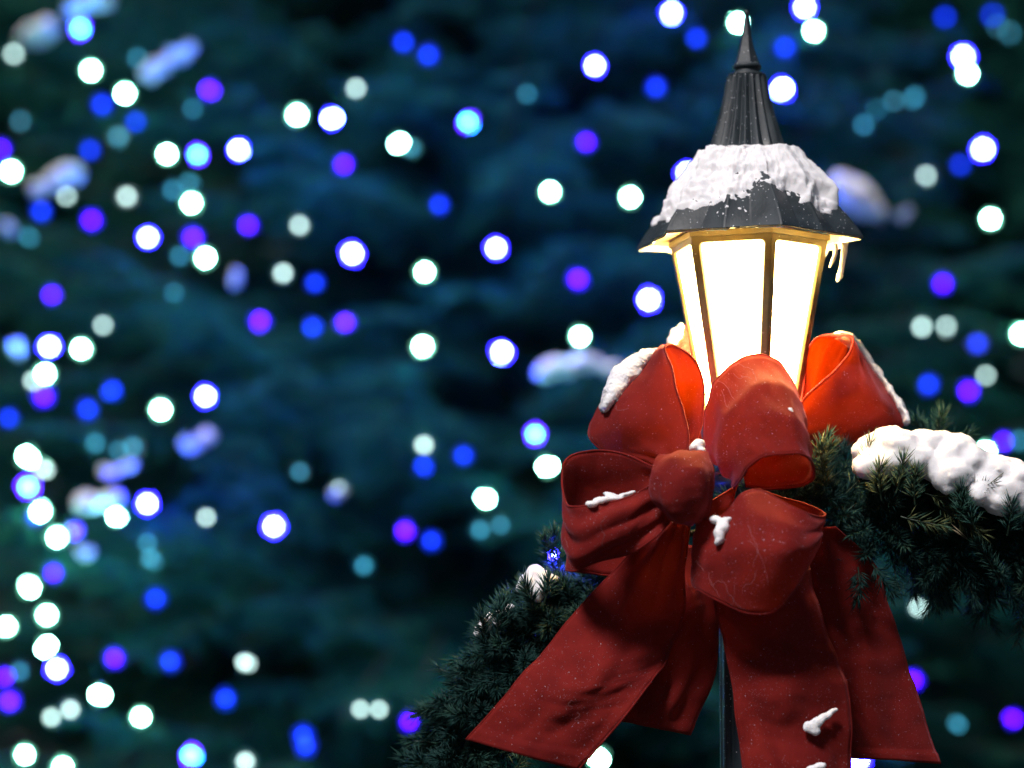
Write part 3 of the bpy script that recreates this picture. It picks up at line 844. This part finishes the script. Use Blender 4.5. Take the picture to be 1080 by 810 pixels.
bs([(592, 386, 18, 6), (620, 382, 18, 5), (576, 392, 10, 5), (645, 390, 14, 5)], 'long thin snow streak left of the lit lantern')
bs([(246, 293, 8, 6)], 'tiny snow clump right of a white light at left')
bs([(88, 583, 8, 8)], 'tiny round snow clump between lights at lower left')
bs([(355, 520, 10, 6)], 'tiny snow clump below the middle of the fir')

# ------------------------------------------------------------------ fairy lights
KINDS = {   # radiance of the hot lens, of the collar added round it for halo glow, words
    'W': ((75, 280, 190), (.45, 1.7, 1.1), 'bright white'),
    'B': ((36, 60, 1500), (1.0, .6, 46), 'blue haloed white'),
    'P': ((1.8, .04, 25), (.06, .0, 3.0), 'violet'),
    'U': ((.05, .35, 9), (.0, .03, 1.1), 'deep blue'),
    'G': ((5.0, 7.4, 7.0), (.04, .16, .18), 'pale grey'),
    'C': ((.6, 24, 160), (1.5, .1, 22), 'cyan blue'),
    'T': ((.2, 1.5, 2.3), (.0, .07, .12), 'faint teal')}
def em_(n, v): return emis(n, tuple(c / max(v) for c in v), max(v), (.012, .012, .015))
MB_ = {k: (em_('lit_' + v[2].replace(' ', '_') + '_lens', v[0]), em_('lit_' + v[2].replace(' ', '_') + '_halo_collar', v[1])) for k, v in KINDS.items()}
M_SOCK, nt_, bs_ = mat('green_socket'); bs_.inputs['Base Color'].default_value = (.01, .04, .02, 1); bs_.inputs['Roughness'].default_value = .4
def bulb_mesh(kind):
    # hot lens through an added glowing collar that makes the halo, then the socket and a stub of cord; axis along Y
    prof = [(-.0105, .0004), (-.0100, .0024), (-.0080, .0048), (-.004, .0060), (.004, .0060), (.010, .0054), (.0105, .0040)]
    prof1 = [(-.0008, .0061), (-.0012, .0115), (-.0026, .0152), (-.0018, .0157), (-.0004, .0120), (.0008, .0061)]
    prof2 = [(.0105, .0044), (.018, .0042), (.021, .0030), (.023, .0016), (.036, .0013)]
    V, F, MI = [], [], []; S = 20
    def lathe(pr, mi):
        b = len(V)
        for y, r in pr:
            for k in range(S):
                t = 2 * math.pi * k / S; q = r * (1 + .16 * math.cos(5 * t) * (mi == 2 and r > .008)); V.append((q * math.cos(t), y, q * math.sin(t)))
        for i in range(len(pr) - 1):
            for k in range(S):
                k2 = (k + 1) % S; F.append((b + i*S + k, b + i*S + k2, b + (i+1)*S + k2, b + (i+1)*S + k)); MI.append(mi)
        F.append(tuple(b + k for k in range(S))); MI.append(mi); F.append(tuple(b + (len(pr)-1)*S + k for k in reversed(range(S)))); MI.append(mi)
    lathe(prof, 0); lathe(prof2, 1); lathe(prof1, 2)
    me = mesh_from('fairy_light', V, F); me.polygons.foreach_set('material_index', MI)
    me.materials.append(MB_[kind][0]); me.materials.append(M_SOCK); me.materials.append(MB_[kind][1])
    return me
BM_ = {k: bulb_mesh(k) for k in KINDS}
LIGHTS = """C 84 30;W 96 74;W 132 98;P 221 95;T 22 128;G 15 57;U 108 110;U 143 128;T 145 61;T 203 115;W 12 181;P 0 157;G 71 207;W 176 163;C 209 163;B 252 158;G 134 208;W 202 214;T 200 193;T 182 200;U 95 158;U 43 223
P 97 232;B 156 250;P 203 251;P 262 237;W 216 272;T 190 270;T 125 145;T 184 309;P 55 311;G 109 343;W 86 368;B 52 365;W 47 395;G 36 402;P 46 418;U 10 441;W 169 432;B 216 418;T 101 467;T 125 475;T 140 472
W 29 482;G 46 495;C 30 513;W 43 539;B 155 531;W 123 545;G 217 546;W 60 566;P 79 560;T 156 573;U 164 631;P 57 604;W 31 619;W 49 649;W 7 661;W 49 682;B 60 705;P 5 714;T 20 708;P 10 739;P 121 694;U 180 697;G 259 699;U 237 737
W 105 733;G 55 756;G 74 748;W 148 756;W 26 796;C 202 797;G 259 803;W 66 809;W 313 121;B 350 125;G 375 94;P 362 173;W 421 151;T 434 156;C 494 129;U 464 216;T 556 99;B 628 69;P 618 150;W 580 203;G 316 238;B 371 268;B 523 262
G 298 289;W 448 287;P 274 339;P 364 341;W 446 366;B 529 372;P 609 295;W 611 355;U 332 298;G 447 469;U 489 480;C 565 458;W 577 492;W 512 526;G 358 516;B 289 555;P 428 560;T 506 559;T 528 554;U 447 492;G 380 748;G 400 748
P 431 761;U 320 775;U 322 787;W 631 800;B 708 14;W 778 24;B 849 8;W 859 33;B 825 94;B 725 183;W 664 208;B 685 316;U 996 18;B 1016 59;W 1020 78;B 1036 157;U 1013 174;G 977 186;W 1045 231;U 1047 16;T 1065 35;T 924 115
T 942 107;T 964 103;T 912 132;P 994 299;G 973 344;G 998 345;U 1031 363;W 1077 352;G 1039 396;U 980 406;P 1022 412;W 1039 476;P 1059 466;T 1074 465;G 968 640;P 963 717;T 1010 764;B 905 801;P 1068 758;U 425 45;U 452 58;U 828 50;U 692 92;T 1052 28
T 316 498;U 38 545;U 330 345;U 92 432;U 118 412;T 30 250;T 384 596;T 448 470;U 455 570;T 160 590;T 1005 500;U 735 40"""
pts = []
for tok in LIGHTS.replace('\n', ';').split(';'):
    k, x, y = tok.split(); pts.append((k, float(x), float(y)))
def where(x, y):
    h = 'far left' if x < 110 else 'left' if x < 290 else 'middle' if x < 650 else 'right' if x < 950 else 'far right'
    v = 'top' if y < 110 else 'upper' if y < 290 else 'mid height' if y < 520 else 'lower' if y < 700 else 'bottom'
    return f'{v} {h}'
def rel(p, q):
    dx, dy = p[1] - q[1], p[2] - q[2]; s = []
    if abs(dy) > .4 * abs(dx): s.append('above' if dy < 0 else 'below')
    if abs(dx) > .4 * abs(dy): s.append('left of' if dx < 0 else 'right of')
    if len(s) == 2: s[0] = s[0] + ' and'
    return ' '.join(s)
labs = []
for i, p in enumerate(pts):
    nb = sorted((q for q in pts if q is not p), key=lambda q: (q[1]-p[1])**2 + (q[2]-p[2])**2)
    a = 'big' if p[0] in 'WB' else 'small' if p[0] in 'GTU' else 'round'
    labs.append([f'{a} {KINDS[p[0]][2]} light, {where(p[1], p[2])}, {rel(p, nb[0])} a {KINDS[nb[0][0]][2]} one', p])
seen = {}
for l in labs: seen.setdefault(l[0], []).append(l)
for k, g in seen.items():
    if len(g) > 1:
        for l in g:
            p = l[1]
            l[0] = f'{KINDS[p[0]][2]} light on the fir, {round(p[1] / 10.8)} percent across and {round(p[2] / 8.1)} percent down'
for (lab, (k, x, y)) in labs:
    off = -.04 if k in 'TU' else .015
    p = on_crown(x, y, off)
    o = bpy.data.objects.new('fairy_light', BM_[k]); col.objects.link(o)
    o.location = p; o.rotation_euler = (random.uniform(-.75, .75), random.uniform(-1, 1), random.uniform(-.75, .75))
    o.scale = (random.uniform(.86, 1.12),) * 3
    tag(o, lab, 'fairy light', 'fairy lights strung over the fir')
# one more sits in the garland, behind its left tuft
o = bpy.data.objects.new('fairy_light', BM_['B']); col.objects.link(o); o.location = at(584, 585, LY + .0)
o.scale = (.45, .45, .45)
tag(o, 'small blue light buried in the garland tuft left of the bow', 'fairy light')

# ------------------------------------------------------------------ ground
V = [(-300, -300, 0), (300, -300, 0), (300, 300, 0), (-300, 300, 0)]
M_GRD, nt_, bs_ = mat('dark_frozen_ground'); n_ = noise_tex(nt_, 3, 8); r_ = ramp(nt_, n_.outputs[0], [(.35, (.025, .03, .03)), (.7, (.07, .075, .08))])
nt_.links.new(r_.outputs[0], bs_.inputs['Base Color']); bs_.inputs['Roughness'].default_value = .9
g = link('ground', mesh_from('ground', V, [(0, 1, 2, 3)], False), M_GRD); g['kind'] = 'structure'

sc.render.engine = 'CYCLES'
cy = sc.cycles
cy.use_denoising = True; cy.denoiser = 'OPENIMAGEDENOISE'
try: cy.denoising_input_passes = 'RGB_ALBEDO_NORMAL'; cy.denoising_prefilter = 'ACCURATE'
except Exception: pass
cy.use_adaptive_sampling = False
cy.max_bounces = 6; cy.diffuse_bounces = 3; cy.glossy_bounces = 2; cy.transmission_bounces = 3; cy.transparent_max_bounces = 4
cy.sample_clamp_indirect = 4; cy.sample_clamp_direct = 0; cy.caustics_reflective = False; cy.caustics_refractive = False
